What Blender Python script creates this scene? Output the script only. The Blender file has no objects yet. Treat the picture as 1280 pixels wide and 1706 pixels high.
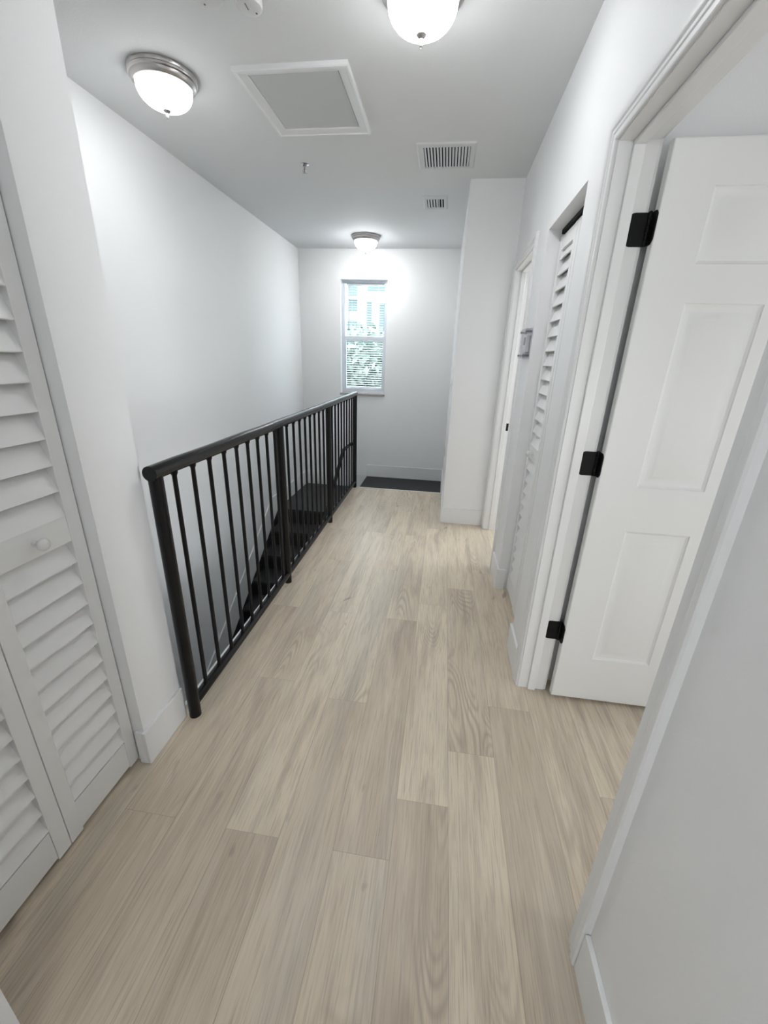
import bpy, math, random
from mathutils import Matrix, Vector

random.seed(7)
scene = bpy.context.scene
COL = scene.collection

# ------------------------------------------------------------------ camera
CAM_H = 1.42
F_PX, YAW, PITCH, ROLL = 684.71, 0.129964, 0.359941, 0.033633
cam_data = bpy.data.cameras.new('camera')
cam_data.sensor_fit = 'HORIZONTAL'
cam_data.sensor_width = 36.0
cam_data.lens = F_PX / 1280.0 * 36.0
cam_data.clip_start = 0.02
cam = bpy.data.objects.new('camera', cam_data)
COL.objects.link(cam)


def view_rows():
    B = Matrix(((1, 0, 0), (0, 0, -1), (0, 1, 0)))
    c, s = math.cos(YAW), math.sin(YAW)
    Rz = Matrix(((c, s, 0), (-s, c, 0), (0, 0, 1)))
    c, s = math.cos(PITCH), math.sin(PITCH)
    Rx = Matrix(((1, 0, 0), (0, c, -s), (0, s, c)))
    c, s = math.cos(ROLL), math.sin(ROLL)
    Rr = Matrix(((c, -s, 0), (s, c, 0), (0, 0, 1)))
    return Rr @ Rx @ B @ Rz


R3 = view_rows()
right, down, fwd = R3[0], R3[1], R3[2]
cam.matrix_world = Matrix(((right[0], -down[0], -fwd[0], 0.0),
                           (right[1], -down[1], -fwd[1], 0.0),
                           (right[2], -down[2], -fwd[2], CAM_H),
                           (0, 0, 0, 1)))
scene.camera = cam

# ------------------------------------------------------------------ light and exposure
STAIR_LAMP = 5.8     # the one above the stairwell
LAMP = 13.0           # radiance of the lit glass bowls
FAR_LAMP = 11.0       # the one at the far end
SKY = 4.0
scene.cycles.caustics_reflective = False
scene.cycles.caustics_refractive = False
scene.view_settings.view_transform = 'Standard'
scene.view_settings.look = 'None'
scene.view_settings.gamma = 1.0
scene.view_settings.use_curve_mapping = False
scene.view_settings.exposure = 0.58
world = bpy.data.worlds.new('sky')
scene.world = world
world.use_nodes = True
wn = world.node_tree.nodes
bg = wn['Background']
bg.inputs['Strength'].default_value = SKY
wg = wn.new('ShaderNodeTexCoord')
ws = wn.new('ShaderNodeSeparateXYZ')
wr = wn.new('ShaderNodeValToRGB')
wr.color_ramp.elements[0].position = 0.45
wr.color_ramp.elements[0].color = (0.55, 0.62, 0.60, 1)
wr.color_ramp.elements[1].position = 0.62
wr.color_ramp.elements[1].color = (0.80, 0.92, 1.0, 1)
wm = wn.new('ShaderNodeMath')
wm.operation = 'MULTIPLY_ADD'
wm.inputs[1].default_value = 0.5
wm.inputs[2].default_value = 0.5
L = world.node_tree.links.new
L(wg.outputs['Generated'], ws.inputs[0])
L(ws.outputs['Z'], wm.inputs[0])
L(wm.outputs[0], wr.inputs[0])
L(wr.outputs[0], bg.inputs['Color'])


def fill_light(name, loc, rot, sx, sy, power, color=(0.95, 0.98, 1.0)):  # rectangular area light, added out of view to brighten the hall
    d = bpy.data.lights.new(name, 'AREA')
    d.shape = 'RECTANGLE'
    d.size, d.size_y = sx, sy
    d.energy = power
    d.color = color
    o = bpy.data.objects.new(name, d)
    o.location = loc
    o.rotation_euler = rot
    COL.objects.link(o)
    return o


PI = math.pi
# added area lights stand in for light from the rooms beside the hall
fill_light('bedroom_fill', (3.27, 0.10, 1.10), (0, PI / 2, 0), 1.0, 0.5, 7).data.spread = math.radians(85)
fill_light('bedroom_side_fill', (1.7, -1.72, 0.95), (PI / 2, 0, 0), 1.8, 0.9, 12)
fill_light('far_room_fill', (3.27, 3.6, 1.45), (0, PI / 2, 0), 1.3, 1.4, 34)
# unseen fill added in front of the closed wall behind the viewer
fill_light('rear_fill', (-0.15, -1.73, 1.65), (PI / 2, 0, 0), 0.9, 1.2, 8.5)


# ------------------------------------------------------------------ materials
def mat(name, color, rough=0.5, metal=0.0, bump=0.0, bump_scale=200.0, coat=0.0, spec=0.5, var=0.0, var_scale=3.0):
    m = bpy.data.materials.new(name)
    m.use_nodes = True
    nt = m.node_tree
    b = nt.nodes['Principled BSDF']
    b.inputs['Base Color'].default_value = (*color, 1)
    b.inputs['Roughness'].default_value = rough
    b.inputs['Metallic'].default_value = metal
    b.inputs['Specular IOR Level'].default_value = spec
    b.inputs['Coat Weight'].default_value = coat
    tc = nt.nodes.new('ShaderNodeTexCoord')
    if bump > 0:
        n = nt.nodes.new('ShaderNodeTexNoise')
        n.inputs['Scale'].default_value = bump_scale
        n.inputs['Detail'].default_value = 3
        bp = nt.nodes.new('ShaderNodeBump')
        bp.inputs['Strength'].default_value = bump
        bp.inputs['Distance'].default_value = 0.002
        nt.links.new(tc.outputs['Object'], n.inputs['Vector'])
        nt.links.new(n.outputs['Fac'], bp.inputs['Height'])
        nt.links.new(bp.outputs['Normal'], b.inputs['Normal'])
    if var > 0:
        n = nt.nodes.new('ShaderNodeTexNoise')
        n.inputs['Scale'].default_value = var_scale
        n.inputs['Detail'].default_value = 4
        mx = nt.nodes.new('ShaderNodeMix')
        mx.data_type = 'RGBA'
        mx.inputs['A'].default_value = (*[c * (1 - var) for c in color], 1)
        mx.inputs['B'].default_value = (*[min(1, c * (1 + var)) for c in color], 1)
        nt.links.new(tc.outputs['Object'], n.inputs['Vector'])
        nt.links.new(n.outputs['Fac'], mx.inputs['Factor'])
        nt.links.new(mx.outputs['Result'], b.inputs['Base Color'])
    return m


M_WALL = mat('wall_paint', (0.91, 0.915, 0.918), 0.62, bump=0.18, bump_scale=160, var=0.012)
M_CEIL = mat('ceiling_paint', (0.82, 0.83, 0.835), 0.8, bump=0.25, bump_scale=120, var=0.012)
M_TRIM = mat('trim_enamel', (0.88, 0.885, 0.885), 0.32, bump=0.05, bump_scale=60)
M_DOOR = mat('door_enamel', (0.88, 0.885, 0.88), 0.38, bump=0.10, bump_scale=140)
M_LOUV = mat('louver_paint', (0.88, 0.88, 0.875), 0.42, bump=0.06, bump_scale=120)
M_BLACK = mat('black_gloss_enamel', (0.0035, 0.0035, 0.004), 0.22, bump=0.22, bump_scale=60, coat=0.0, spec=0.30)
M_HINGE = mat('black_hinge', (0.004, 0.004, 0.0045), 0.5, spec=0.22)
M_TREAD = mat('black_tread', (0.019, 0.019, 0.021), 0.62, bump=0.35, bump_scale=90, var=0.15, var_scale=12)
M_RISER = mat('black_riser', (0.009, 0.009, 0.010), 0.6, bump=0.2, bump_scale=90)
M_NICKEL = mat('brushed_nickel', (0.50, 0.48, 0.47), 0.30, metal=1.0, bump=0.03, bump_scale=80)
M_STEEL = mat('chrome', (0.55, 0.55, 0.55), 0.18, metal=1.0)
M_DARK = mat('duct_dark', (0.02, 0.02, 0.022), 0.9)
M_VENT = mat('vent_enamel', (0.74, 0.75, 0.755), 0.45)
M_PLAST = mat('white_plastic', (0.80, 0.80, 0.79), 0.38)
M_HATCH = mat('hatch_board', (0.63, 0.645, 0.645), 0.75, bump=0.2, bump_scale=140)
M_FRAME = mat('white_aluminium', (0.72, 0.75, 0.80), 0.4)
M_BLIND = mat('blind_vinyl', (0.85, 0.88, 0.90), 0.45)
M_SILL = mat('marble_sill', (0.42, 0.38, 0.36), 0.3, var=0.18, var_scale=25)
M_DUSTY = mat('old_paint', (0.70, 0.68, 0.64), 0.7)


def emit_mat(name, color, strength, side=0.20, under=3.2):
    """frosted glass lit from inside, brightest at the bottom of the bowl under the bulbs"""
    m = bpy.data.materials.new(name)
    m.use_nodes = True
    nt = m.node_tree
    nt.nodes.remove(nt.nodes['Principled BSDF'])
    e = nt.nodes.new('ShaderNodeEmission')
    e.inputs['Color'].default_value = (*color, 1)
    g = nt.nodes.new('ShaderNodeNewGeometry')
    sp = nt.nodes.new('ShaderNodeSeparateXYZ')
    mr = nt.nodes.new('ShaderNodeMapRange')
    mr.inputs['From Min'].default_value = -0.05
    mr.inputs['From Max'].default_value = -1.0
    mr.inputs['To Min'].default_value = strength * side
    mr.inputs['To Max'].default_value = strength * under
    nt.links.new(g.outputs['Normal'], sp.inputs[0])
    nt.links.new(sp.outputs['Z'], mr.inputs['Value'])
    nt.links.new(mr.outputs['Result'], e.inputs['Strength'])
    nt.links.new(e.outputs[0], nt.nodes['Material Output'].inputs['Surface'])
    return m


M_BOWL = emit_mat('lit_glass_bowl', (0.97, 0.985, 1.0), LAMP)
M_BOWL2 = emit_mat('lit_glass_bowl_stairs', (0.97, 0.985, 1.0), STAIR_LAMP, 0.24, 3.2)
M_BOWL3 = emit_mat('lit_glass_bowl_far', (0.97, 0.985, 1.0), FAR_LAMP, 0.14, 5.6)


def clear_mat(name, tint, gloss):
    m = bpy.data.materials.new(name)
    m.use_nodes = True
    nt = m.node_tree
    nt.nodes.remove(nt.nodes['Principled BSDF'])
    t = nt.nodes.new('ShaderNodeBsdfTransparent')
    t.inputs['Color'].default_value = (*tint, 1)
    g = nt.nodes.new('ShaderNodeBsdfGlossy')
    g.inputs['Roughness'].default_value = 0.05
    lw = nt.nodes.new('ShaderNodeLayerWeight')
    lw.inputs['Blend'].default_value = 0.25
    fr = nt.nodes.new('ShaderNodeMath')
    fr.operation = 'MULTIPLY'
    fr.inputs[1].default_value = gloss
    nt.links.new(lw.outputs['Facing'], fr.inputs[0])
    mx = nt.nodes.new('ShaderNodeMixShader')
    nt.links.new(fr.outputs[0], mx.inputs[0])
    nt.links.new(t.outputs[0], mx.inputs[1])
    nt.links.new(g.outputs[0], mx.inputs[2])
    nt.links.new(mx.outputs[0], nt.nodes['Material Output'].inputs['Surface'])
    return m


M_GLASS = clear_mat('window_glass', (0.95, 0.98, 0.985), 0.08)
M_ACRYL = clear_mat('clear_acrylic', (0.955, 0.955, 0.97), 0.30)


def floor_mat():
    m = bpy.data.materials.new('oak_vinyl_plank')
    m.use_nodes = True
    nt = m.node_tree
    N = nt.nodes.new
    K = nt.links.new
    b = nt.nodes['Principled BSDF']

    def math_(op, a, bb=None, c=None):
        n = N('ShaderNodeMath')
        n.operation = op
        for i, v in enumerate((a, bb, c)):
            if v is None:
                continue
            if isinstance(v, (int, float)):
                n.inputs[i].default_value = v
            else:
                K(v, n.inputs[i])
        return n.outputs[0]

    def mix(f, a, bb):
        n = N('ShaderNodeMix')
        n.data_type = 'RGBA'
        for k, v in (('Factor', f), ('A', a), ('B', bb)):
            if isinstance(v, tuple):
                n.inputs[k].default_value = (*v, 1)
            elif isinstance(v, (int, float)):
                n.inputs[k].default_value = v
            else:
                K(v, n.inputs[k])
        return n.outputs['Result']

    uv = N('ShaderNodeUVMap')
    uv.uv_map = 'plank'
    sx = N('ShaderNodeSeparateXYZ')
    K(uv.outputs[0], sx.inputs[0])
    at = N('ShaderNodeAttribute')
    at.attribute_name = 'board'
    sc = N('ShaderNodeSeparateColor')
    K(at.outputs['Color'], sc.inputs[0])
    tone, seed = sc.outputs[0], sc.outputs[1]
    u, v = sx.outputs[0], sx.outputs[1]
    so = math_('MULTIPLY', seed, 61.0)

    def noise(su, sv, detail, rough=0.55, dist=0.0, off=0.0):
        c = N('ShaderNodeCombineXYZ')
        K(math_('MULTIPLY_ADD', u, su, off), c.inputs[0])
        K(math_('MULTIPLY', v, sv), c.inputs[1])
        K(so, c.inputs[2])
        n = N('ShaderNodeTexNoise')
        n.inputs['Scale'].default_value = 1.0
        n.inputs['Detail'].default_value = detail
        n.inputs['Roughness'].default_value = rough
        n.inputs['Distortion'].default_value = dist
        K(c.outputs[0], n.inputs['Vector'])
        return n.outputs['Fac']

    def ramp(x, a, bb):
        n = N('ShaderNodeMapRange')
        n.clamp = True
        K(x, n.inputs['Value'])
        n.inputs['From Min'].default_value = a
        n.inputs['From Max'].default_value = bb
        return n.outputs['Result']

    LIGHT, MID, DARK, GREY = (0.81, 0.70, 0.545), (0.565, 0.47, 0.36), (0.36, 0.285, 0.22), (0.56, 0.50, 0.41)
    base = mix(tone, MID, LIGHT)
    # broad cloudy streaks along the board
    base = mix(math_('MULTIPLY', ramp(noise(16, 1.5, 5, 0.65, 0.7), 0.47, 0.70), 0.62), base, DARK)
    base = mix(math_('MULTIPLY', ramp(noise(6, 0.8, 2, 0.5, 0.2, 31), 0.52, 0.70), 0.6), base, GREY)
    base = mix(math_('MULTIPLY', ramp(noise(14, 1.6, 3, 0.5, 0.3, 77), 0.50, 0.72), 0.45), base, (0.83, 0.73, 0.595))
    # fine pores
    base = mix(math_('MULTIPLY', ramp(noise(240, 7, 3, 0.65, 0.0, 5), 0.48, 0.72), 0.55), base, (0.33, 0.27, 0.21))
    base = mix(math_('MULTIPLY', ramp(noise(110, 3.2, 3, 0.65, 0.0, 9), 0.50, 0.74), 0.45), base, (0.76, 0.69, 0.57))
    # cathedral growth rings
    rings = noise(5.5, 0.85, 1.0, 0.4, 0.15, 13)
    ph = math_('FRACT', math_('MULTIPLY', rings, 44.0))
    line = math_('SUBTRACT', 1.0, ramp(math_('ABSOLUTE', math_('SUBTRACT', ph, 0.5)), 0.04, 0.34))
    mask = ramp(noise(3.0, 1.5, 1, 0.5, 0.0, 57), 0.54, 0.66)
    base = mix(math_('MULTIPLY', math_('MULTIPLY', line, mask), 0.55), base, (0.37, 0.30, 0.235))
    # knots
    kn = noise(11, 4.5, 1, 0.4, 0.6, 91)
    base = mix(math_('MULTIPLY', ramp(kn, 0.735, 0.80), 0.65), base, (0.23, 0.18, 0.14))
    # micro bevel seams
    du = math_('MINIMUM', u, math_('SUBTRACT', 0.176, u))
    dv = math_('MINIMUM', v, math_('SUBTRACT', sx.outputs[2], v)) if False else v
    seam = math_('SUBTRACT', 1.0, ramp(du, 0.0003, 0.0016))
    seamv = math_('SUBTRACT', 1.0, ramp(v, 0.0004, 0.0022))
    sm = math_('MULTIPLY', math_('MAXIMUM', seam, seamv), 0.55)
    base = mix(sm, base, (0.27, 0.22, 0.17))
    K(base, b.inputs['Base Color'])
    b.inputs['Roughness'].default_value = 0.38
    b.inputs['Specular IOR Level'].default_value = 0.5
    bp = N('ShaderNodeBump')
    bp.inputs['Strength'].default_value = 0.12
    bp.inputs['Distance'].default_value = 0.001
    K(noise(300, 10, 2), bp.inputs['Height'])
    K(bp.outputs['Normal'], b.inputs['Normal'])
    return m


M_FLOOR = floor_mat()


# ------------------------------------------------------------------ mesh builder
class MB:
    def __init__(self):
        self.v, self.f = [], []

    def quad_loops(self, loops, closed=True, cap0=False, cap1=False):
        n = len(loops[0])
        base = len(self.v)
        for lp in loops:
            self.v += [tuple(p) for p in lp]
        for i in range(len(loops) - 1):
            a, b = base + i * n, base + (i + 1) * n
            for j in range(n if closed else n - 1):
                k = (j + 1) % n
                self.f.append((a + j, a + k, b + k, b + j))
        if cap0:
            self.f.append(tuple(base + j for j in reversed(range(n))))
        if cap1:
            o = base + (len(loops) - 1) * n
            self.f.append(tuple(o + j for j in range(n)))
        return self

    def box(self, x0, x1, y0, y1, z0, z1):
        x0, x1 = sorted((x0, x1)); y0, y1 = sorted((y0, y1)); z0, z1 = sorted((z0, z1))
        lo = [(x0, y0, z0), (x1, y0, z0), (x1, y1, z0), (x0, y1, z0)]
        hi = [(x0, y0, z1), (x1, y0, z1), (x1, y1, z1), (x0, y1, z1)]
        return self.quad_loops([lo, hi], True, True, True)

    def tube(self, pts, r, n=14, caps=True):
        pts = [Vector(p) for p in pts]
        rs = r if isinstance(r, (list, tuple)) else [r] * len(pts)
        loops = []
        prev = None
        for i, p in enumerate(pts):
            if i == 0:
                t = pts[1] - pts[0]
            elif i == len(pts) - 1:
                t = pts[-1] - pts[-2]
            else:
                t = (pts[i + 1] - p).normalized() + (p - pts[i - 1]).normalized()
            t.normalize()
            if prev is None:
                up = Vector((0, 0, 1)) if abs(t.z) < 0.9 else Vector((1, 0, 0))
                a = t.cross(up).normalized()
            else:
                a = (prev - t * prev.dot(t)).normalized()
            prev = a
            b = t.cross(a)
            k = 1.0
            if 0 < i < len(pts) - 1:
                c = (pts[i + 1] - p).normalized().dot((p - pts[i - 1]).normalized())
                k = 1.0 / max(0.5, math.sqrt((1 + c) / 2))
            loops.append([p + (a * math.cos(2 * math.pi * j / n) + b * math.sin(2 * math.pi * j / n)) * rs[i] for j in range(n)])
        return self.quad_loops(loops, True, caps, caps)

    def lathe(self, prof, c=(0, 0, 0), n=40, cap0=False, cap1=False):
        loops = []
        for r, z in prof:
            r = max(r, 1e-4)
            loops.append([(c[0] + r * math.cos(2 * math.pi * j / n), c[1] + r * math.sin(2 * math.pi * j / n), c[2] + z) for j in range(n)])
        return self.quad_loops(loops, True, cap0, cap1)

    def lathe_axis(self, prof, c, axis, n=20):
        """profile (r, distance along axis) about the point c"""
        t = Vector(axis).normalized()
        a = t.cross(Vector((0, 0, 1)) if abs(t.z) < 0.9 else Vector((1, 0, 0))).normalized()
        b = t.cross(a)
        loops = [[Vector(c) + t * d + (a * math.cos(2 * math.pi * j / n) + b * math.sin(2 * math.pi * j / n)) * max(r, 1e-4) for j in range(n)] for r, d in prof]
        return self.quad_loops(loops, True, True, True)

    def prism(self, poly, fn0, fn1):
        return self.quad_loops([[fn0(*p) for p in poly], [fn1(*p) for p in poly]], True, True, True)

    def build(self, name, m, parent=None, smooth=None, bevel=0.0):
        vs = [Vector(p) for p in self.v]
        if parent is not None:
            org = ORG[parent.name]
        else:
            xs = [p.x for p in vs]; ys = [p.y for p in vs]; zs = [p.z for p in vs]
            org = Vector(((min(xs) + max(xs)) / 2, (min(ys) + max(ys)) / 2, min(zs)))
        me = bpy.data.meshes.new(name)
        me.from_pydata([tuple(p - org) for p in vs], [], self.f)
        me.validate()
        import bmesh
        bm = bmesh.new()
        bm.from_mesh(me)
        bmesh.ops.recalc_face_normals(bm, faces=bm.faces)
        bm.to_mesh(me)
        bm.free()
        if smooth is not None:
            for p in me.polygons:
                p.use_smooth = True
            me.set_sharp_from_angle(angle=math.radians(smooth))
        me.materials.append(m)
        o = bpy.data.objects.new(name, me)
        COL.objects.link(o)
        if parent is not None:
            o.parent = parent
        else:
            o.location = org
        ORG[o.name] = org
        if bevel > 0:
            bv = o.modifiers.new('bevel', 'BEVEL')
            bv.width = bevel
            bv.segments = 2
            bv.limit_method = 'ANGLE'
        return o


ORG = {}


def tag(o, label, cat, group=None, kind=None):
    o['label'] = label
    o['category'] = cat
    if group:
        o['group'] = group
    if kind:
        o['kind'] = kind
    return o


def struct(o, label, cat):
    return tag(o, label, cat, kind='structure')


def thing(name, loc, label, cat, group=None, kind=None):
    o = bpy.data.objects.new(name, None)
    o.empty_display_size = 0.05
    o.location = loc
    COL.objects.link(o)
    ORG[o.name] = Vector(loc)
    return tag(o, label, cat, group, kind)


def copy_tree(o, parent=None, loc=None):
    c = o.copy()
    COL.objects.link(c)
    if parent is not None:
        c.parent = parent
    if loc is not None:
        c.location = loc
    for ch in [x for x in bpy.data.objects if x.parent == o]:
        copy_tree(ch, c)
    return c


def box(*a):
    return MB().box(*a)


# ------------------------------------------------------------------ key dimensions (metres)
ZC = 2.62                      # ceiling
XS = -1.89                     # stairwell side wall
XL = -0.965                    # closet wall on the left
XR = 0.45                      # right wall
XB = 0.07                      # side of the projecting wall
YF = 5.57                      # far wall
YB = 3.60                      # front of the projecting wall
YE = 4.48                      # edge of the hall floor
ZB = -2.9                      # bottom of the stairwell
WT = 0.115
D1 = (0.695, 1.59)             # bedroom doorway
D2 = (1.87, 2.48)              # closet opening
D3 = (2.806, 3.51)             # far doorway
DH = 2.035

# ------------------------------------------------------------------ floor
ROW_W = 0.176
ROW0 = 0.125
BL = 1.22
# row index -> (joint position, tones of the boards counted from the one holding the joint at its near end)
JOINT = {-6: 0.80, -5: 1.44, -4: 0.796, -3: 1.37, -2: 0.79, -1: 0.978, 0: 1.195, 1: 1.445, 2: 0.65, 3: 1.1}
TONE = {(-6, -1): 0.30, (-6, 0): 0.35, (-6, 1): 0.6,
        (-5, -1): 0.45, (-5, 0): 0.55, (-5, 1): 0.6,
        (-4, -1): 0.20, (-4, 0): 0.85, (-4, 1): 0.9,
        (-3, -1): 0.35, (-3, 0): 0.8, (-3, 1): 0.75,
        (-2, -1): 0.55, (-2, 0): 0.25, (-2, 1): 0.7,
        (-1, -1): 0.25, (-1, 0): 1.0, (-1, 1): 0.9,
        (0, -1): 0.85, (0, 0): 0.6, (0, 1): 0.8,
        (1, -1): 0.20, (1, 0): 0.55, (1, 1): 0.8}


def build_floor():
    rects = [(-1.75, -0.985, -1.75, 1.18), (-0.985, 3.3, -1.75, YE)]
    vs, fs, uvs, cols = [], [], [], []
    rnd = random.Random(3)
    r = random.Random(11)
    for row in range(-12, 20):
        xa, xb = ROW0 + row * ROW_W, ROW0 + (row + 1) * ROW_W
        j = JOINT.get(row, rnd.random() * BL)
        for k in range(-4, 6):
            ya, yb = j + k * BL, j + (k + 1) * BL
            tone = TONE.get((row, k), r.uniform(0.3, 0.9))
            seed = r.random()
            for (x0, x1, y0, y1) in rects:
                cx0, cx1, cy0, cy1 = max(xa, x0), min(xb, x1), max(ya, y0), min(yb, y1)
                if cx1 - cx0 < 1e-4 or cy1 - cy0 < 1e-4:
                    continue
                b = len(vs)
                q = [(cx0, cy0), (cx1, cy0), (cx1, cy1), (cx0, cy1)]
                vs += [(x, y, 0.0) for x, y in q]
                fs.append((b, b + 1, b + 2, b + 3))
                uvs += [(x - xa, y - ya) for x, y in q]
                cols += [(tone, seed, 0, 1)] * 4
    for (x0, x1, y0, y1) in rects:                # the slab under the boards
        b = len(vs)
        p = [(x0, y0), (x1, y0), (x1, y1), (x0, y1)]
        vs += [(x, y, -0.001) for x, y in p] + [(x, y, -0.16) for x, y in p]
        for q in ((0, 1, 5, 4), (1, 2, 6, 5), (2, 3, 7, 6), (3, 0, 4, 7), (7, 6, 5, 4)):
            fs.append(tuple(b + i for i in q))
            uvs += [(0.08, 0.5)] * 4
            cols += [(0.4, 0.5, 0, 1)] * 4
    me = bpy.data.meshes.new('floor')
    me.from_pydata(vs, [], fs)
    ul = me.uv_layers.new(name='plank')
    for i, t in enumerate(uvs):
        ul.data[i].uv = t
    ca = me.color_attributes.new('board', 'FLOAT_COLOR', 'CORNER')
    for i, t in enumerate(cols):
        ca.data[i].color = t
    me.materials.append(M_FLOOR)
    o = bpy.data.objects.new('floor', me)
    COL.objects.link(o)
    return o


struct(build_floor(), 'pale greige oak plank floor running the length of the hall', 'floor')

# ------------------------------------------------------------------ walls and ceiling
struct(box(-2.05, 3.45, -1.9, 5.85, ZC, ZC + 0.12).build('ceiling', M_CEIL), 'flat white ceiling over the hall and stairwell', 'ceiling')
struct(box(XS - 0.12, XS, -1.9, 5.85, ZB, ZC).build('wall_left', M_WALL), 'long white stairwell wall on the left, above the black stairs', 'wall')

# far wall with the window hole
WX0, WX1, WZ0, WZ1 = -1.362, -0.777, 0.955, 2.297
b = MB()
b.box(XS, WX0, YF, YF + 0.16, ZB, ZC)
b.box(WX1, 0.62, YF, YF + 0.16, ZB, ZC)
b.box(WX0, WX1, YF, YF + 0.16, ZB, WZ0)
b.box(WX0, WX1, YF, YF + 0.16, WZ1, ZC)
struct(b.build('wall_far', M_WALL), 'white end wall of the hall with the narrow window', 'wall')

# right wall with its three openings
b = MB()
JT = 0.018
b.box(XR, XR + WT, -1.9, D1[0] - JT, 0, ZC)
b.box(XR, XR + WT, D1[0] - JT, D1[1] + JT, DH + JT, ZC)
b.box(XR, XR + WT, D1[1] + JT, D2[0], 0, ZC)
b.box(XR, XR + WT, D2[0], D2[1], DH, ZC)
b.box(XR, XR + WT, D2[1], D3[0] - JT, 0, ZC)
b.box(XR, XR + WT, D3[0] - JT, D3[1] + JT, DH + JT, ZC)
b.box(XR, XR + WT, D3[1] + JT, YB, 0, ZC)
struct(b.build('wall_right', M_WALL), 'white right hand wall with two doorways and a louvered closet', 'wall')

struct(box(XB, 0.62, YB, YF, -0.20, ZC).build('wall_projecting', M_WALL), 'white wall corner projecting into the far end of the hall', 'wall')

# closet side: stub wall, header, back of the closet, near wall
b = MB()
b.box(XS, XL, 0.970, 1.180, ZB, ZC)
b.box(XL - WT, XL, 0.355, 0.970, DH, ZC)
b.box(XS, XS + 0.1, -0.20, 0.970, -0.16, ZC)
struct(b.build('wall_closet', M_WALL), 'narrow white wall end between the left closet and the stairwell', 'wall')
struct(box(XS, -0.78, -1.75, 0.324, -0.16, ZC).build('wall_near_left', M_WALL), 'edge of a white wall at the bottom left corner', 'wall')
struct(box(-0.80, 3.45, -1.90, -1.75, -0.16, ZC).build('wall_back', M_WALL), 'white wall closing the hall behind the viewer', 'wall')

# bedroom, closet and far room behind the right wall
b = MB()
b.box(XR + WT, 3.30, 1.66, 1.72, 0, ZC)
b.box(3.30, 3.45, -1.75, 5.0, -0.16, ZC)
struct(b.build('wall_bedroom', M_WALL), 'white bedroom wall behind the open panel door', 'wall')
b = MB()
b.box(XR + WT, 1.30, 2.60, 2.66, 0, ZC)
b.box(1.25, 1.30, 1.72, 2.60, 0, ZC)
b.box(0.62, 3.30, 4.45, 4.55, 0, ZC)
struct(b.build('wall_closet_right', M_WALL), 'white inner wall of the louvered closet on the right', 'wall')

# wall under the hall floor along the stairs, and the bottom of the well
b = MB()
b.box(-1.0, -0.93, 1.18, YE, ZB, -0.16)
b.box(-1.0, 0.62, YE - 0.02, YE, -0.34, -0.16)
struct(b.build('wall_stairs', M_WALL), 'white wall under the hall floor along the stairs', 'wall')
struct(box(XS, 0.62, 1.18, YF, ZB - 0.1, ZB).build('floor_lower', M_DUSTY), 'floor at the foot of the stairs', 'floor')

# ------------------------------------------------------------------ baseboards and trim
BH, BT = 0.145, 0.013


def baseboard(name, pieces, label):
    m = MB()
    for p in pieces:
        m.box(*p)
    return struct(m.build(name, M_TRIM, bevel=0.002), label, 'baseboard')


baseboard('baseboard_closet', [(XL, XL + BT, 0.957, 1.180 + 0.002, 0, BH), (XL - 0.028, XL, 0.957, 0.970, 0, BH)],
          'white baseboard wrapped around the narrow wall end left of the railing')
baseboard('baseboard_right', [(XR - BT, XR, -1.75, 0.632, 0, BH)], 'white baseboard below the nearest right hand wall')
baseboard('baseboard_right_middle', [(XR - BT, XR, 1.655, D2[0] + BT, 0, BH), (XR, XR + 0.045, D2[0], D2[0] + BT, 0, BH)],
          'short white baseboard between the panel door and the louvered closet')
baseboard('baseboard_pier', [(XR - BT, XR, D2[1] - BT, 2.742, 0, BH), (XR, XR + 0.045, D2[1] - BT, D2[1], 0, BH)],
          'short white baseboard beyond the right louvered closet')
baseboard('baseboard_projecting', [(XB - BT, XR - 0.006, YB - BT, YB, 0, BH), (XB - BT, XB, YB, YE + 0.004, 0, BH)],
          'white baseboard around the projecting wall corner')
baseboard('baseboard_landing', [(-0.99, XB, YF - BT, YF, -0.165, 0.0), (XB - BT, XB, YE + 0.004, YF - BT, -0.165, 0.0)],
          'white baseboard around the small black landing')
baseboard('baseboard_far', [(XS, -0.99, YF - BT, YF, -0.33, -0.15), (-0.99, -0.984, YF - BT, YF, -0.33, -0.165)],
          'white baseboard on the end wall above the lower black landing')

# skirt board that follows the stairs on the left wall
RISE, RUN = 0.180, 0.270
Y0S, Z0S = 4.45, -0.33
NS = 12
m = MB()
top = [(YF - BT, -0.147), (4.31, -0.147)]
low = [(YF - BT, -0.36), (4.47, -0.36)]
yend = Y0S - RUN * NS
ztop = -0.147 - (4.31 - yend) * RISE / RUN
nz = lambda y: Z0S - (Y0S - y) * RISE / RUN - 0.012
poly = top + [(yend, ztop), (yend, nz(yend)), (Y0S, nz(Y0S)), (Y0S + 0.02, -0.345), (YF - BT, -0.345)]
m.prism(poly, lambda y, z: (XS, y, z), lambda y, z: (XS + BT, y, z))
struct(m.build('baseboard_stairs', M_TRIM, bevel=0.002), 'white sloping skirt board following the black stairs', 'baseboard')

struct(box(-1.0, -0.985, 1.182, YE + 0.012, -0.17, 0.003).build('trim_1', M_TRIM, bevel=0.002), 'thin white edge strip along the stair side of the floor', 'trim')
struct(box(-0.985, XB - BT - 0.001, YE, YE + 0.012, -0.165, 0.004).build('trim_2', M_TRIM, bevel=0.002), 'thin white edge strip where the planks end above the landing', 'trim')

CASING = [(0.000, 0.000), (0.000, 0.009), (0.003, 0.011), (0.017, 0.010), (0.020, 0.013), (0.030, 0.012), (0.034, 0.016),
          (0.040, 0.018), (0.052, 0.0175), (0.056, 0.014), (0.057, 0.000)]


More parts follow.
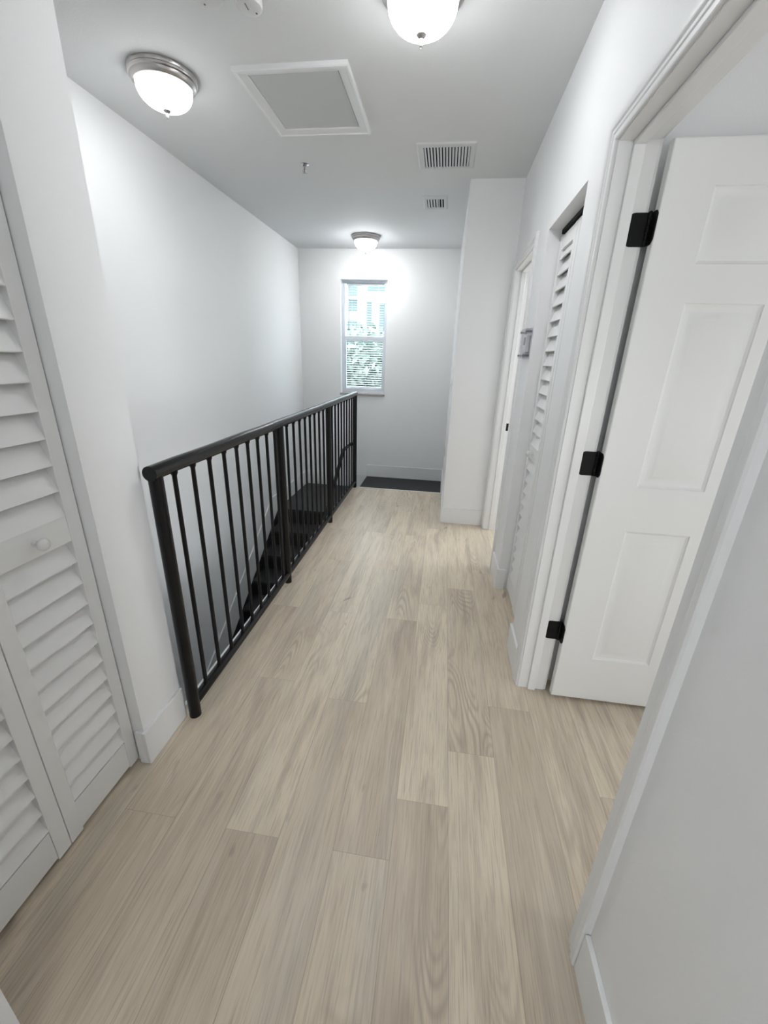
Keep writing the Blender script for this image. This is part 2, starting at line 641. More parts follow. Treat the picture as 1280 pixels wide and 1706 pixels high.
def door_frame(name, y0, y1, stop_x, label, casing_y1=True):
    """jamb lining, stop and moulded casing of a doorway through the right wall"""
    root = thing(name, (XR, (y0 + y1) / 2, 0), label, 'door frame', kind='structure')
    j = MB()
    j.box(XR - 0.001, XR + WT + 0.001, y0 - JT, y0, 0, DH + JT)
    j.box(XR - 0.001, XR + WT + 0.001, y1, y1 + JT, 0, DH + JT)
    j.box(XR - 0.001, XR + WT + 0.001, y0, y1, DH, DH + JT)
    j.build('jamb', M_TRIM, root, bevel=0.0015)
    s = MB()
    s.box(stop_x - 0.034, stop_x, y0, y0 + 0.011, 0, DH - 0.011)
    s.box(stop_x - 0.034, stop_x, y1 - 0.011, y1, 0, DH - 0.011)
    s.box(stop_x - 0.034, stop_x, y0, y1, DH - 0.011, DH)
    s.build('door_stop', M_TRIM, root, bevel=0.003)
    c = MB()
    for side in (XR, XR + WT):
        sg = -1 if side == XR else 1
        a, e, h = y0 - 0.005, y1 + 0.005, DH + 0.005
        loops = []
        for k in range(4):
            lp = []
            for w, t in CASING:
                y = a - w if k < 2 else e + w
                z = 0.0 if k in (0, 3) else h + w
                lp.append((side + sg * t, y, z))
            loops.append(lp)
        c.quad_loops(loops, True, True, True)
    c.build('casing', M_TRIM, root, smooth=25)
    return root


frame1 = door_frame('trim_3', D1[0], D1[1], XR + 0.075, 'white moulded frame of the doorway with the open panel door')
frame3 = door_frame('trim_4', D3[0], D3[1], XR + 0.075, 'white moulded frame of the far doorway beyond the right closet')
m = MB()
m.box(0.522, 0.545, D3[1] - 0.0025, D3[1] + 0.001, 0.885, 0.945)
sp = m.build('strike_plate', M_HINGE, frame3)
sp['label'] = 'black strike plate'


# ------------------------------------------------------------------ six panel door
def panel_door():
    x0, x1, yf, yb = 0.587, 1.447, 1.548, 1.583
    z0, z1 = 0.014, 2.024
    root = thing('door_1', ((x0 + x1) / 2, (yf + yb) / 2, 0.0), 'white six panel door standing open into the bedroom, black hinges', 'door', kind='structure')
    W = x1 - x0
    st = 0.135
    pw = (W - 3 * st + 0.0) / 2
    cols_ = [(x0 + st, x0 + st + pw), (x1 - st - pw, x1 - st)]
    rows_ = [(0.233, 0.832), (1.005, 1.608), (1.714, 1.911)]
    xs = [x0 + 0.004, cols_[0][0], cols_[0][1], cols_[1][0], cols_[1][1], x1 - 0.004]
    zs = [z0 + 0.004, rows_[0][0], rows_[0][1], rows_[1][0], rows_[1][1], rows_[2][0], rows_[2][1], z1 - 0.004]
    m = MB()

    def rect(xa, xb, za, zb, y):
        return [(xa, y, za), (xb, y, za), (xb, y, zb), (xa, y, zb)]
    for y, sg in ((yf, 1), (yb, -1)):
        for i in range(5):
            for k in range(7):
                xa, xb, za, zb = xs[i], xs[i + 1], zs[k], zs[k + 1]
                if i in (1, 3) and k in (1, 3, 5):
                    lps = []
                    for ins, dep in ((0, 0), (0.003, 0.004), (0.010, 0.0075), (0.020, 0.0085), (0.026, 0.0085), (0.042, 0.003), (0.046, 0.0022)):
                        lps.append(rect(xa + ins, xb - ins, za + ins, zb - ins, y + sg * dep))
                    m.quad_loops(lps, True, False, True)
                else:
                    m.quad_loops([rect(xa, xb, za, zb, y)], True, False, True)
    R = lambda i, y: rect(x0 + i, x1 - i, z0 + i, z1 - i, y)
    m.quad_loops([R(0.004, yf), R(0.0012, yf + 0.0012), R(0, yf + 0.004), R(0, yb - 0.004), R(0.0012, yb - 0.0012), R(0.004, yb)])
    slab = m.build('slab', M_DOOR, root, smooth=20)

    for zc in (0.332, 1.074, 1.812):
        h = 0.045
        k = MB()
        # jamb leaf with rounded corners
        pts = []
        for cx, cz, a0 in ((0.016, h - 0.016, 90), (0.016, -h + 0.016, 180)):
            for s in range(5):
                a = math.radians(a0 + s * 22.5)
                pts.append((0.521 + cx + 0.016 * math.cos(a), zc + cz + 0.016 * math.sin(a)))
        pts += [(0.574, zc - h), (0.574, zc + h)]
        k.prism(pts, lambda x, z: (x, D1[1] - 0.0025, z), lambda x, z: (x, D1[1] + 0.001, z))
        # leaf on the door edge
        pts = []
        for cy, cz, a0 in ((0.016, h - 0.016, 90), (0.016, -h + 0.016, 180)):
            for s in range(5):
                a = math.radians(a0 + s * 22.5)
                pts.append((yf + 0.001 + cy + 0.016 * math.cos(a), zc + cz + 0.016 * math.sin(a)))
        pts += [(yb, zc - h), (yb, zc + h)]
        k.prism(pts, lambda y, z: (x0 - 0.0025, y, z), lambda y, z: (x0 + 0.001, y, z))
        # knuckles and pin
        for q in range(5):
            za = zc - h + q * 0.018
            k.tube([(0.579, 1.586, za + 0.0006), (0.579, 1.586, za + 0.0174)], 0.0062, 12)
        k.lathe([(0.001, 0.004), (0.0045, 0.003), (0.0052, 0.0)], (0.579, 1.586, zc + h), 12)
        hg = k.build('hinge', M_HINGE, root, smooth=35)
        hg['label'] = 'black butt hinge with rounded corners'
    # lever set on the far edge of the slab
    return root


panel_door()


# ------------------------------------------------------------------ louvered bifold doors
def bifold(name, xface, sign, leaves, ztop, low_tips, high_tips, mid, label, knob_on):
    """xface: plane of the front; sign: direction from the front into the closet along x"""
    yc = (leaves[0][0] + leaves[-1][1]) / 2
    root = thing(name, (xface + sign * 0.014, yc, 0), label, 'closet door', kind='structure')
    T = 0.038
    X = lambda d: xface + sign * d
    for i, (u0, u1) in enumerate(leaves):
        a, e = u0 + 0.0012, u1 - 0.0012
        sw = 0.042
        z0 = 0.018
        f = MB()
        f.box(X(0), X(T), a, a + sw, z0 - 0.004, ztop)
        f.box(X(0), X(T), e - sw, e, z0 - 0.004, ztop)
        f.box(X(0.002), X(T - 0.002), a + sw, e - sw, z0 + 0.004, 0.132)
        f.box(X(0.002), X(T - 0.002), a + sw, e - sw, ztop - 0.062, ztop)
        leaf = f.build('leaf', M_LOUV, root, bevel=0.0015)
        mr = MB().box(X(0.0015), X(T - 0.002), a + sw, e - sw, mid[0], mid[1])
        mr.build('lock_rail', M_LOUV, leaf, bevel=0.001)
        s = MB()
        for z in low_tips + high_tips:
            hh = 0.078
            zt = z + hh
            lim = mid[0] + 0.004 if z in low_tips else ztop - 0.058
            if z in low_tips and zt > lim + 0.03:
                zt = lim + 0.03
            k = (zt - z) / hh
            pr = [(0.0005, z), (0.0065, z - 0.0025), (0.0085 + 0.0270 * k, zt), (0.0025 + 0.0270 * k, zt)]
            s.prism(pr, lambda d, zz: (X(d), a + sw, zz), lambda d, zz: (X(d), e - sw, zz))
        s.build('louvers', M_LOUV, leaf)
        if i == knob_on:
            yk, zk = (u0 + u1) / 2, (mid[0] + mid[1]) / 2
            k = MB().lathe_axis([(0.0085, -0.001), (0.0085, 0.004), (0.0065, 0.010), (0.0075, 0.014), (0.013, 0.018), (0.0165, 0.024), (0.0165, 0.029), (0.013, 0.035), (0.006, 0.038), (0.001, 0.0385)],
                                (X(0.0015), yk, zk), (-sign, 0, 0), 24)
            k.build('knob', M_PLAST, leaf, smooth=40)['label'] = 'small round white knob'
    return root


P = 0.0702
bifold('door_2', -1.005, -1, [(0.675, 0.967), (0.381, 0.675)], 2.0,
       [0.139 + P * i for i in range(11)], [0.984 + P * i for i in range(14)], (0.908, 0.984),
       'white louvered bifold closet door on the left with a round white knob', 0)
bifold('door_3', 0.512, 1, [(2.180, 2.474), (1.884, 2.178)], 2.0,
       [0.139 + P * i for i in range(11)], [0.984 + P * i for i in range(14)], (0.908, 0.984),
       'white louvered bifold closet door recessed in the right hand wall', 0)
m = MB()
m.box(0.514, 0.538, D2[0], D2[1], 2.016, 2.035)
struct(m.build('trim_5', M_DARK), 'dark track above the right louvered closet door', 'door track')
m = MB()
m.box(-1.031, -1.007, 0.36, 0.968, 2.016, 2.035)
struct(m.build('trim_6', M_DARK), 'dark track above the left louvered closet door', 'door track')

# ------------------------------------------------------------------ stairs
st = thing('staircase', ((XS - 1.0) / 2, 3.4, ZB), 'black stairs and lower landing descending behind the black railing', 'stairs')
m = MB()
m.box(-0.99, XB - BT - 0.001, YE + 0.013, YF - BT - 0.001, -0.205, -0.165)
m.box(-0.989, XB - BT - 0.001, YE + 0.013, YF - BT - 0.001, -0.36, -0.205)
tag(m.build('stair_landing', M_TREAD, None, bevel=0.004), 'small black landing one step below the planks, under the end window', 'landing')
m = MB()
m.box(XS + BT + 0.001, -1.001, Y0S, YF - BT - 0.001, -0.365, -0.33)
m.box(-1.001, -0.99, YE + 0.013, YF - BT - 0.001, -0.365, -0.33)
m.build('lower_landing', M_TREAD, st, bevel=0.004)['label'] = 'lower black landing at the corner of the stairs'
for xa, xb in ((XS + 0.001, XS + BT), (-1.0022, -1.0005)):
    m = MB()
    m.prism([(yend, nz(yend)), (Y0S, nz(Y0S)), (Y0S + 0.02, -0.345), (Y0S + 0.02, -0.80), (yend, nz(yend) - 0.45)], lambda y, z: (xa, y, z), lambda y, z: (xb, y, z))
    m.build('stringer', M_RISER, st)
for i in range(NS + 1):
    zt = Z0S - RISE * (i + 1)
    yn = Y0S - RUN * (i + 1)
    if i < NS:
        MB().box(XS + BT + 0.001, -1.001, yn, yn + RUN + 0.026, zt - 0.032, zt).build('tread', M_TREAD, st, bevel=0.006)
    MB().box(XS + BT + 0.001, -1.001, yn + RUN + 0.027, yn + RUN + 0.045, max(zt - 0.03, ZB), zt + RISE - 0.033).build('riser', M_RISER, st)

# ------------------------------------------------------------------ railing
def rx(y):
    return -0.921 - 0.0060 * (y - 1.19)


PY = [1.192, 2.292, 3.374, 4.475]
rl = thing('stair_railing', (rx(1.192), 1.192, 0), 'long glossy black metal railing guarding the open stairwell', 'railing')
RZ, RR = 1.043, 0.0255
for i, y in enumerate(PY):
    top_z = RZ - 0.004
    MB().tube([(rx(y), y, 0.0), (rx(y), y, top_z)], 0.0235, 20).build('post', M_BLACK, rl, smooth=40)
ys, ye = PY[0] - 0.0235, PY[-1] + 0.0235
MB().tube([(rx(ys), ys - 0.002, RZ)] + [(rx(ys + (ye - ys) * k / 24), ys + (ye - ys) * k / 24, RZ + 0.0012 * math.sin(k * 1.7)) for k in range(1, 24)] + [(rx(ye), ye, RZ)],
          RR, 22).build('top_rail', M_BLACK, rl, smooth=40)
for i in range(3):
    ya, yb = PY[i] + 0.010, PY[i + 1] - 0.010
    MB().tube([(rx(ya), ya, 0.062), (rx((ya + yb) / 2), (ya + yb) / 2, 0.060), (rx(yb), yb, 0.062)], 0.0215, 18).build('bottom_rail', M_BLACK, rl, smooth=40)
BAL = [1.290, 1.405, 1.522, 1.642, 1.757, 1.872, 1.985, 2.102, 2.213,
       2.406, 2.526, 2.645, 2.758, 2.870, 2.983, 3.100, 3.220,
       3.490, 3.605, 3.722, 3.840, 3.955, 4.070, 4.188, 4.302, 4.395]
for y in BAL:
    mb = MB()
    # slim rod with a weld bead at the top and foot
    mb.tube([(rx(y), y, 0.070), (rx(y), y, 0.084), (rx(y), y, 0.092), (rx(y), y, 1.004), (rx(y), y, 1.014), (rx(y), y, 1.030)],
            [0.0125, 0.0115, 0.0085, 0.0085, 0.0125, 0.0150], 12)
    mb.build('baluster', M_BLACK, rl, smooth=60)
XH = -0.985
hp = [(-0.955, 4.470, 0.505), (XH, 4.455, 0.505), (XH, 4.14, 0.505), (XH, 4.10, 0.494), (XH, 4.06, 0.470), (XH, 2.55, 0.470 - 1.51 * 0.6667)]
MB().tube(hp, 0.0185, 16).build('handrail', M_BLACK, rl, smooth=40)['label'] = 'black sloping handrail on the stair side'

# ------------------------------------------------------------------ ceiling lights
def ceiling_light(loc, label, bowl, group):
    root = thing('ceiling_light', loc, label, 'ceiling light', group)
    x, y, z = loc
    MB().lathe([(0.03, -0.0005), (0.150, -0.0005), (0.1505, -0.008), (0.147, -0.015), (0.150, -0.019), (0.147, -0.025), (0.141, -0.028), (0.139, -0.036), (0.134, -0.043),
                (0.128, -0.047), (0.122, -0.046), (0.118, -0.040)], (x, y, z), 64).build('pan', M_NICKEL, root, smooth=35)
    prof = [(0.1225, -0.042)]
    for k in range(0, 13):
        a = math.radians(k * 7.5)
        prof.append((0.1225 * math.cos(a) ** 0.85 if k < 12 else 0.002, -0.050 - 0.080 * math.sin(a)))
    gb = MB().lathe(prof, (x, y, z), 56)
    gb = gb.build('glass_bowl', bowl, root, smooth=60)
    MB().lathe([(0.002, -0.1265), (0.0165, -0.1285), (0.0180, -0.133), (0.012, -0.139), (0.0060, -0.143), (0.0075, -0.152), (0.0060, -0.163), (0.0015, -0.167)],
               (x, y, z), 24).build('finial', M_NICKEL, gb, smooth=40)
    return root


G = 'round ceiling lights with frosted glass bowls'
l1 = ceiling_light((-0.178, 1.945, ZC), 'nearest lit round ceiling light, at the top edge beside the right wall', M_BOWL, G)
l2 = copy_tree(l1, None, (-1.415, 2.335, ZC))
l2['label'] = 'lit round ceiling light above the stairwell, left of the ceiling hatch'
l3 = copy_tree(l1, None, (-0.952, 5.045, ZC))
for lt, mb_ in ((l2, M_BOWL2), (l3, M_BOWL3)):
    fb = [c_ for c_ in bpy.data.objects if c_.parent == lt and c_.name.startswith('glass_bowl')][0]
    fb.data = fb.data.copy()
    fb.data.materials[0] = mb_
l3['label'] = 'small looking lit round ceiling light farthest away, above the end window'

# ------------------------------------------------------------------ ceiling hatch
hx0, hx1, hy0, hy1 = -1.062, -0.525, 2.300, 2.893
hatch = thing('attic_hatch', ((hx0 + hx1) / 2, (hy0 + hy1) / 2, ZC), 'square attic hatch with raised white frame in the ceiling', 'hatch')
HP = [(0.0, -0.0005), (0.0, 0.016), (0.004, 0.020), (0.014, 0.021), (0.018, 0.017), (0.036, 0.015), (0.044, 0.011), (0.052, 0.010), (0.056, 0.006), (0.056, -0.0005)]
lps = []
for (cx, cy, sx_, sy_) in ((hx0, hy0, 1, 1), (hx1, hy0, -1, 1), (hx1, hy1, -1, -1), (hx0, hy1, 1, -1), (hx0, hy0, 1, 1)):
    lps.append([(cx + sx_ * w, cy + sy_ * w, ZC - t) for w, t in HP])
MB().quad_loops(lps, True).build('frame', M_TRIM, hatch, smooth=25)
MB().box(hx0 + 0.059, hx1 - 0.059, hy0 + 0.059, hy1 - 0.062, ZC - 0.006, ZC - 0.0005).build('panel', M_HATCH, hatch)['label'] = 'plain grey white hatch board'


# ------------------------------------------------------------------ air vents
def vent(loc, size, hole, n, label, tilt, arc=False):
    x0, x1, y0, y1 = size
    a0, a1, b0, b1 = hole
    root = thing('air_vent', ((x0 + x1) / 2, (y0 + y1) / 2, ZC), label, 'air vent', None)
    lps = []
    prof = [(0.0, -0.0003), (0.003, 0.006), (0.009, 0.0085)]
    loops = []
    for ins, dep in prof:
        loops.append([(x0 + ins, y0 + ins, ZC - dep), (x1 - ins, y0 + ins, ZC - dep), (x1 - ins, y1 - ins, ZC - dep), (x0 + ins, y1 - ins, ZC - dep)])
    loops.append([(a0, b0, ZC - 0.0085), (a1, b0, ZC - 0.0085), (a1, b1, ZC - 0.0085), (a0, b1, ZC - 0.0085)])
    loops.append([(a0, b0, ZC - 0.0012), (a1, b0, ZC - 0.0012), (a1, b1, ZC - 0.0012), (a0, b1, ZC - 0.0012)])
    MB().quad_loops(loops).build('frame', M_VENT, root)
    MB().box(a0, a1, b0, b1, ZC - 0.0016, ZC - 0.0006).build('duct_opening', M_DARK, root)
    p = (a1 - a0) / n
    s = MB()
    for k in range(n):
        cx = a0 + (k + 0.5) * p
        w, t = p * 0.30, 0.0006
        dz = 0.006
        tl = tilt * (1 if not arc else (1 if k < n * 0.6 else -1))
        if arc:
            pr = [(cx - w, ZC - 0.0018), (cx - w + 0.0012, ZC - 0.0018), (cx + tl * w * 0.2 + 0.001, ZC - 0.006), (cx + tl * w * 1.2 + 0.001, ZC - 0.0098), (cx + tl * w * 1.2 - 0.001, ZC - 0.0102), (cx + tl * w * 0.2 - 0.001, ZC - 0.0066)]
        else:
            pr = [(cx - w * tilt - 0.0008, ZC - 0.002), (cx - w * tilt + 0.0008, ZC - 0.002), (cx + w * tilt + 0.0008, ZC - 0.009), (cx + w * tilt - 0.0008, ZC - 0.009)]
        s.prism(pr, lambda x, z: (x, b0, z), lambda x, z: (x, b1, z))
    s.build('fins', M_VENT, root)
    return root


vent(None, (-0.282, 0.078, 3.055, 3.410), (-0.240, 0.045, 3.098, 3.385), 15, 'larger square ceiling vent with parallel fins, nearer of two', 1.0)
vent(None, (-0.290, -0.092, 3.905, 4.210), (-0.258, -0.122, 3.965, 4.165), 6, 'smaller ceiling vent with a few curved fins, farther of two', 1.0, True)

# ------------------------------------------------------------------ smoke alarms and sprinkler
def alarm(loc, r, h, label, slots):
    root = thing('smoke_alarm', loc, label, 'smoke alarm')
    x, y, z = loc
    MB().lathe([(0.02, -0.0005), (r * 0.97, -0.0005), (r * 0.97, -h * 0.25), (r, -h * 0.28), (r, -h * 0.80), (r * 0.95, -h * 0.95), (r * 0.85, -h), (r * 0.4, -h * 1.02), (0.001, -h * 1.02)],
               (x, y, z), 40).build('body', M_PLAST, root, smooth=35)
    dk = mat('alarm_slot', (0.18, 0.18, 0.19), 0.5)
    for nm, (dx, dy, w, l) in zip(('indicator', 'test_button'), slots):
        MB().box(x + dx - w, x + dx + w, y + dy - l, y + dy + l, z - h * 1.02 - 0.0012, z - h * 1.0).build(nm, dk, root)
    return root


alarm((-0.945, 1.880, ZC), 0.064, 0.034, 'wide white round smoke alarm at the top edge of the ceiling', [(-0.016, 0.028, 0.003, 0.003), (0.0, -0.02, 0.008, 0.008)])
alarm((-0.797, 1.915, ZC), 0.047, 0.050, 'smaller deeper white alarm beside the wide smoke alarm', [(0.018, 0.022, 0.003, 0.003), (-0.004, -0.012, 0.0018, 0.014)])

spk = thing('fire_sprinkler', (-1.050, 3.300, ZC), 'small chrome fire sprinkler hanging from the ceiling', 'sprinkler')
c = (-1.050, 3.300, ZC)
MB().lathe([(0.004, -0.0005), (0.030, -0.0005), (0.029, -0.003), (0.020, -0.007), (0.012, -0.008)], c, 28).build('escutcheon', M_STEEL, spk, smooth=35)
m = MB().lathe([(0.009, -0.006), (0.009, -0.018), (0.0065, -0.020), (0.0065, -0.026)], c, 16, True, True)
for sg in (-1, 1):
    m.tube([(c[0] + sg * 0.005, c[1], ZC - 0.024), (c[0] + sg * 0.013, c[1], ZC - 0.032), (c[0] + sg * 0.012, c[1], ZC - 0.042), (c[0] + sg * 0.002, c[1], ZC - 0.053)], 0.0022, 8)
m.build('frame_arms', M_STEEL, spk, smooth=40)
MB().tube([(c[0], c[1], ZC - 0.026), (c[0], c[1], ZC - 0.050)], 0.0024, 8).build('bulb', mat('red_bulb', (0.25, 0.03, 0.03), 0.2), spk, smooth=40)
MB().lathe([(0.001, -0.0525), (0.016, -0.0535), (0.016, -0.0550), (0.001, -0.0555)], c, 20).build('deflector', M_STEEL, spk, smooth=35)

# ------------------------------------------------------------------ window, blind
win = thing('window_1', ((WX0 + WX1) / 2, YF, WZ0), 'narrow white framed window in the end wall', 'window', kind='structure')
yw = YF + 0.075
m = MB()
fw = 0.040
m.box(WX0, WX0 + fw, yw, yw + 0.06, WZ0, WZ1)
m.box(WX1 - fw, WX1, yw, yw + 0.06, WZ0, WZ1)
m.box(WX0 + fw, WX1 - fw, yw, yw + 0.06, WZ1 - 0.030, WZ1)
m.box(WX0 + fw, WX1 - fw, yw, yw + 0.06, WZ0, WZ0 + 0.040)
m.build('window_frame', M_FRAME, win, bevel=0.002)
m = MB()
m.box(WX0 + fw, WX1 - fw, yw + 0.006, yw + 0.05, 1.618, 1.662)
m.box(WX0 + fw, WX1 - fw, yw + 0.012, yw + 0.05, 1.600, 1.612)
m.build('meeting_rail', M_FRAME, win, bevel=0.002)
m = MB()
m.box(WX0 + fw, WX0 + fw + 0.014, yw + 0.004, yw + 0.03, WZ0 + 0.04, 1.612)
m.box(WX1 - fw - 0.014, WX1 - fw, yw + 0.004, yw + 0.03, WZ0 + 0.04, 1.612)
m.box(WX0 + fw, WX1 - fw, yw + 0.004, yw + 0.03, WZ0 + 0.04, WZ0 + 0.062)
m.build('lower_sash', M_FRAME, win, bevel=0.002)
MB().box(WX0 + fw, WX1 - fw, yw + 0.052, yw + 0.055, WZ0 + 0.04, WZ1 - 0.03).build('pane', M_GLASS, win)
MB().box(WX0 - 0.012, WX1 + 0.004, YF - 0.018, yw + 0.01, WZ0 - 0.020, WZ0 + 0.004).build('window_sill', M_SILL, win, bevel=0.003)['label'] = 'brown grey marble sill'
bl = thing('window_blind', ((WX0 + WX1) / 2, yw + 0.03, WZ0 + 0.04), 'open white mini blind in the end window', 'window blind')
bx0, bx1 = WX0 + fw + 0.016, WX1 - fw - 0.016
head = MB().box(bx0, bx1, yw + 0.022, yw + 0.046, WZ1 - 0.060, WZ1 - 0.032).build('head_rail', M_BLIND, bl, bevel=0.002)
m = MB()
z = WZ0 + 0.085
while z < WZ1 - 0.065:
    pr = [(yw + 0.026, z - 0.003), (yw + 0.036, z + 0.0008), (yw + 0.048, z + 0.003), (yw + 0.048, z + 0.0036), (yw + 0.036, z + 0.0016), (yw + 0.026, z - 0.0022)]
    m.prism(pr, lambda y, zz: (bx0, y, zz), lambda y, zz: (bx1, y, zz))
    z += 0.0285
m.build('slats', M_BLIND, bl)
MB().box(bx0, bx1, yw + 0.026, yw + 0.048, WZ0 + 0.064, WZ0 + 0.076).build('bottom_rail', M_BLIND, bl, bevel=0.002)
m = MB()
for xx in (bx0 + 0.07, bx1 - 0.07):
    m.tube([(xx, yw + 0.0255, WZ0 + 0.07), (xx, yw + 0.0255, WZ1 - 0.05)], 0.0008, 6)
m.build('ladder_cord', M_BLIND, bl)
MB().tube([(bx0 + 0.028, yw + 0.018, 1.74), (bx0 + 0.028, yw + 0.018, WZ1 - 0.05)], 0.0055, 8).build('tilt_wand', mat('grey_wand', (0.35, 0.38, 0.42), 0.3), head, smooth=40)

# made-up frames on closed walls, set around the unseen fill lights
def fill_frame(name, axis, at, u0, u1, z0, z1, label):
    m = MB()
    for (a, e, p, q) in ((u0 - 0.06, u0, z0 - 0.06, z1 + 0.06), (u1, u1 + 0.06, z0 - 0.06, z1 + 0.06), (u0, u1, z0 - 0.06, z0), (u0, u1, z1, z1 + 0.06)):
        if axis == 'x':
            m.box(at - 0.045, at, a, e, p, q)
        else:
            m.box(a, e, at, at + 0.045, p, q)
    return struct(m.build(name, M_FRAME, bevel=0.003), label, 'window')


fill_frame('fill_frame_2', 'x', 3.30, -0.15, 0.35, 0.60, 1.60, 'added white frame around the fill light on the far side of the bedroom')
fill_frame('fill_frame_3', 'y', -1.75, 0.80, 2.60, 0.50, 1.40, 'added white frame around the fill light on the near side of the bedroom')
fill_frame('fill_frame_4', 'x', 3.30, 2.90, 4.30, 0.80, 2.10, 'added white frame around the fill light beyond the far doorway')
fill_frame('fill_frame_5', 'y', -1.75, -0.60, 0.30, 1.05, 2.25, 'added white frame around the fill light at the rear end of the hall')

# ------------------------------------------------------------------ thermostat guard, wall plates
tg = thing('thermostat_guard', (0.434, 2.61, 1.44), 'clear plastic thermostat box on the wall between far doorway and right closet', 'thermostat guard')
m = MB()
x0, x1, y0, y1, z0, z1 = 0.416, 0.450, 2.512, 2.700, 1.440, 1.592
t = 0.003
m.box(x0, x0 + t, y0, y1, z0, z1)
m.box(x0 + t, x1, y0, y0 + t, z0, z1)
m.box(x0 + t, x1, y1 - t, y1, z0, z1)
m.box(x0 + t, x1, y0 + t, y1 - t, z1 - t, z1)
m.box(x0 + t, x1, y0 + t, y1 - t, z0, z0 + t)
m.build('cover', M_ACRYL, tg)['label'] = 'clear acrylic cover'
MB().box(0.4485, 0.4505, y0 - 0.006, y1 + 0.006, z0 - 0.006, z1 + 0.006).build('back_plate', M_ACRYL, tg)
MB().box(0.428, 0.448, y0 + 0.035, y1 - 0.040, z0 + 0.030, z1 - 0.030).build('thermostat', M_PLAST, tg, bevel=0.004)['label'] = 'white thermostat inside the clear box'
MB().box(0.4272, 0.4279, y0 + 0.055, y1 - 0.075, z0 + 0.070, z1 - 0.042).build('display', mat('lcd_grey', (0.35, 0.38, 0.36), 0.2), tg)
M_SCREW = mat('grey_screw', (0.30, 0.30, 0.32), 0.35, metal=0.6)
for yy in (y0 + 0.014, y1 - 0.014):
    for zz in (z0 + 0.014, z1 - 0.014):
        MB().tube([(0.4135, yy, zz), (0.448, yy, zz)], 0.006, 12).build('screw', M_SCREW, tg, smooth=40)


def plate(name, y, z, label, cat, kind):
    root = thing(name, (XB - 0.003, y, z - 0.057), label, cat)
    MB().box(XB - 0.006, XB + 0.0005, y - 0.035, y + 0.035, z - 0.057, z + 0.057).build('cover_plate', M_PLAST, root, bevel=0.003)
    m = MB()
    if kind == 'switch':
        m.box(XB - 0.013, XB - 0.006, y - 0.008, y + 0.008, z - 0.016, z + 0.016)
        m.build('toggle', M_PLAST, root, bevel=0.003)
    else:
        for dz in (-0.021, 0.021):
            m.box(XB - 0.0085, XB - 0.006, y - 0.016, y + 0.016, z + dz - 0.014, z + dz + 0.014)
        m.build('socket', M_PLAST, root, bevel=0.004)
    return root


plate('light_switch', 4.28, 1.185, 'white light switch on the side of the projecting wall', 'light switch', 'switch')
plate('power_outlet', 4.84, 0.405, 'white power outlet low on the side of the projecting wall', 'outlet', 'outlet')

# ------------------------------------------------------------------ outside the window
M_STUCCO = mat('white_stucco', (0.90, 0.92, 0.92), 0.8, var=0.02, var_scale=1.0)
M_PANE = mat('blue_grey_glazing', (0.14, 0.20, 0.22), 0.25)
M_LEAF = mat('green_leaves', (0.27, 0.33, 0.29), 0.6, var=0.45, var_scale=2.5)
M_BARK = mat('bark', (0.19, 0.17, 0.16), 0.9)
M_ASPH = mat('street_ground', (0.42, 0.42, 0.40), 0.9, var=0.1)
struct(box(-30, 24, 6.2, 40, -4.2, -4.0).build('ground', M_ASPH), 'pale ground outside below the window', 'ground')

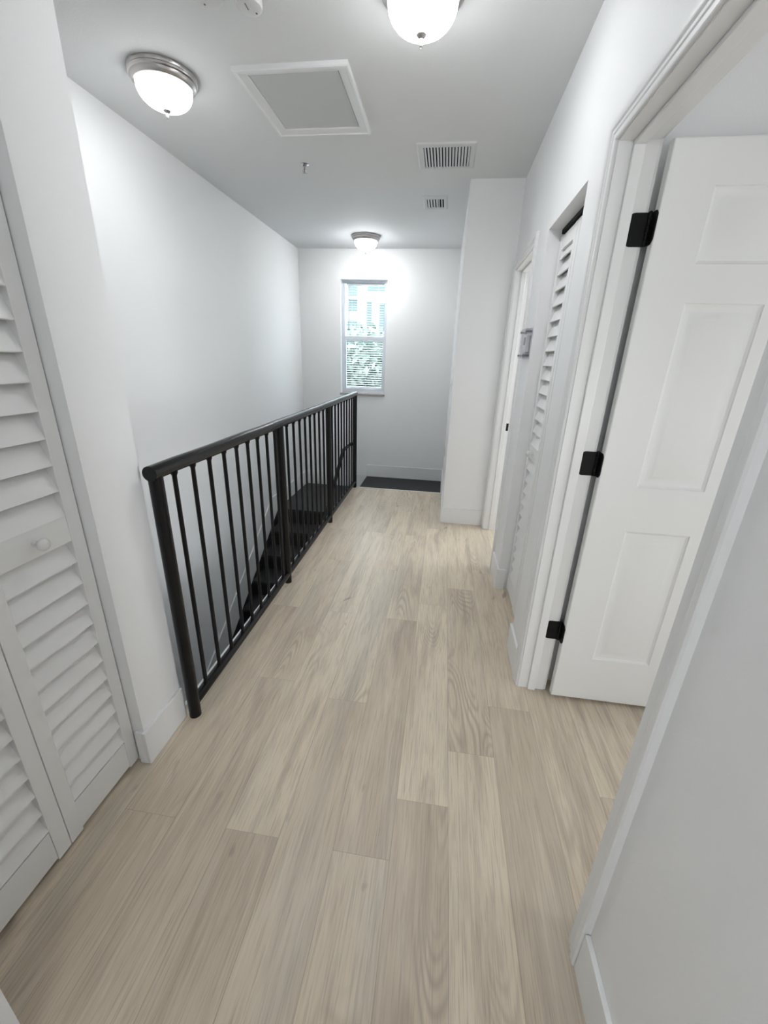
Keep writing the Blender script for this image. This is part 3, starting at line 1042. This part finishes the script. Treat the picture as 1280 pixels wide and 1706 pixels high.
bd = thing('apartment_building', (-4.0, 22.0, -4.0), 'bright white building seen through the window blind', 'building')
Yb = 21.0
holes = [(-4.72, -4.33, 4.02, 4.9), (-4.72, -4.33, 3.36, 3.88), (-3.88, -3.64, 2.75, 3.82), (-3.28, -2.95, 2.55, 3.74), (-3.86, -3.00, 4.22, 5.0),
         (-4.80, -4.33, 2.45, 3.00), (-4.75, -4.25, 0.9, 1.9), (-3.75, -3.35, 0.0, 0.55), (-6.4, -5.6, 2.6, 4.2), (-2.3, -1.5, 2.6, 4.2)]
m = MB().box(-9.0, 1.0, Yb, Yb + 6, -4.0, 8.0)
m.build('wall', M_STUCCO, bd)
for (xa, xb, za, zb) in holes:
    MB().box(xa, xb, Yb - 0.02, Yb + 0.05, za, zb).build('window', M_PANE, bd)
    k = MB()
    for q in range(1, int((zb - za) / 0.9)):
        zz = za + q * 0.9
        k.box(xa, xb, Yb - 0.05, Yb - 0.02, zz - 0.03, zz + 0.03)
    k.box(xa - 0.05, xb + 0.05, Yb - 0.06, Yb - 0.02, za - 0.06, za)
    k.build('window_frame', M_STUCCO, bd)
MB().box(-9.0, 1.0, Yb - 0.25, Yb - 0.02, 3.90, 3.99).build('ledge', M_STUCCO, bd)
MB().box(-9.0, 1.0, Yb - 0.25, Yb - 0.02, -0.25, 0.0).build('ledge', M_STUCCO, bd)


def tree(x, y, h, r, n, label):
    root = thing('tree', (x, y, -4.0), label, 'tree', 'trees outside the window')
    MB().tube([(x, y, -4.0), (x + 0.05, y, -2.5), (x - 0.04, y + 0.05, h - r * 0.9), (x, y, h - r * 0.3)], [0.14, 0.11, 0.08, 0.03], 10).build('trunk', M_BARK, root, smooth=40)
    rd = random.Random(int(x * 100 + y))
    v, f = [], []
    lobes = [(Vector((rd.uniform(-0.7, 0.7) * r, rd.uniform(-0.6, 0.6) * r, rd.uniform(-1.1, 0.55) * r)), rd.uniform(0.35, 0.6) * r) for _ in range(16)]
    for _ in range(n):
        c_, lr = rd.choice(lobes)
        d = Vector((rd.gauss(0, 1), rd.gauss(0, 1), rd.gauss(0, 1))).normalized() * lr * rd.random() ** 0.4
        p = Vector((x, y, h - r)) + c_ + d
        a = Vector((rd.gauss(0, 1), rd.gauss(0, 1), rd.gauss(0, 1))).normalized() * rd.uniform(0.08, 0.15)
        bv = a.cross(Vector((rd.gauss(0, 1), rd.gauss(0, 1), rd.gauss(0, 1)))).normalized() * a.length * 0.5
        q = len(v)
        v += [p - a, p + bv, p + a, p - bv]
        f.append((q, q + 1, q + 2, q + 3))
    mb = MB()
    mb.v, mb.f = v, f
    mb.build('foliage', M_LEAF, root)


tree(-2.6, 13.0, 2.5, 1.45, 5200, 'leafy green tree in front of the white building, at window centre')
tree(-2.1, 16.8, 2.0, 1.0, 3200, 'leafy green tree near the right edge of the window view')
tree(-4.3, 19.4, 2.6, 1.2, 3600, 'leafy green tree near the left edge of the window view')
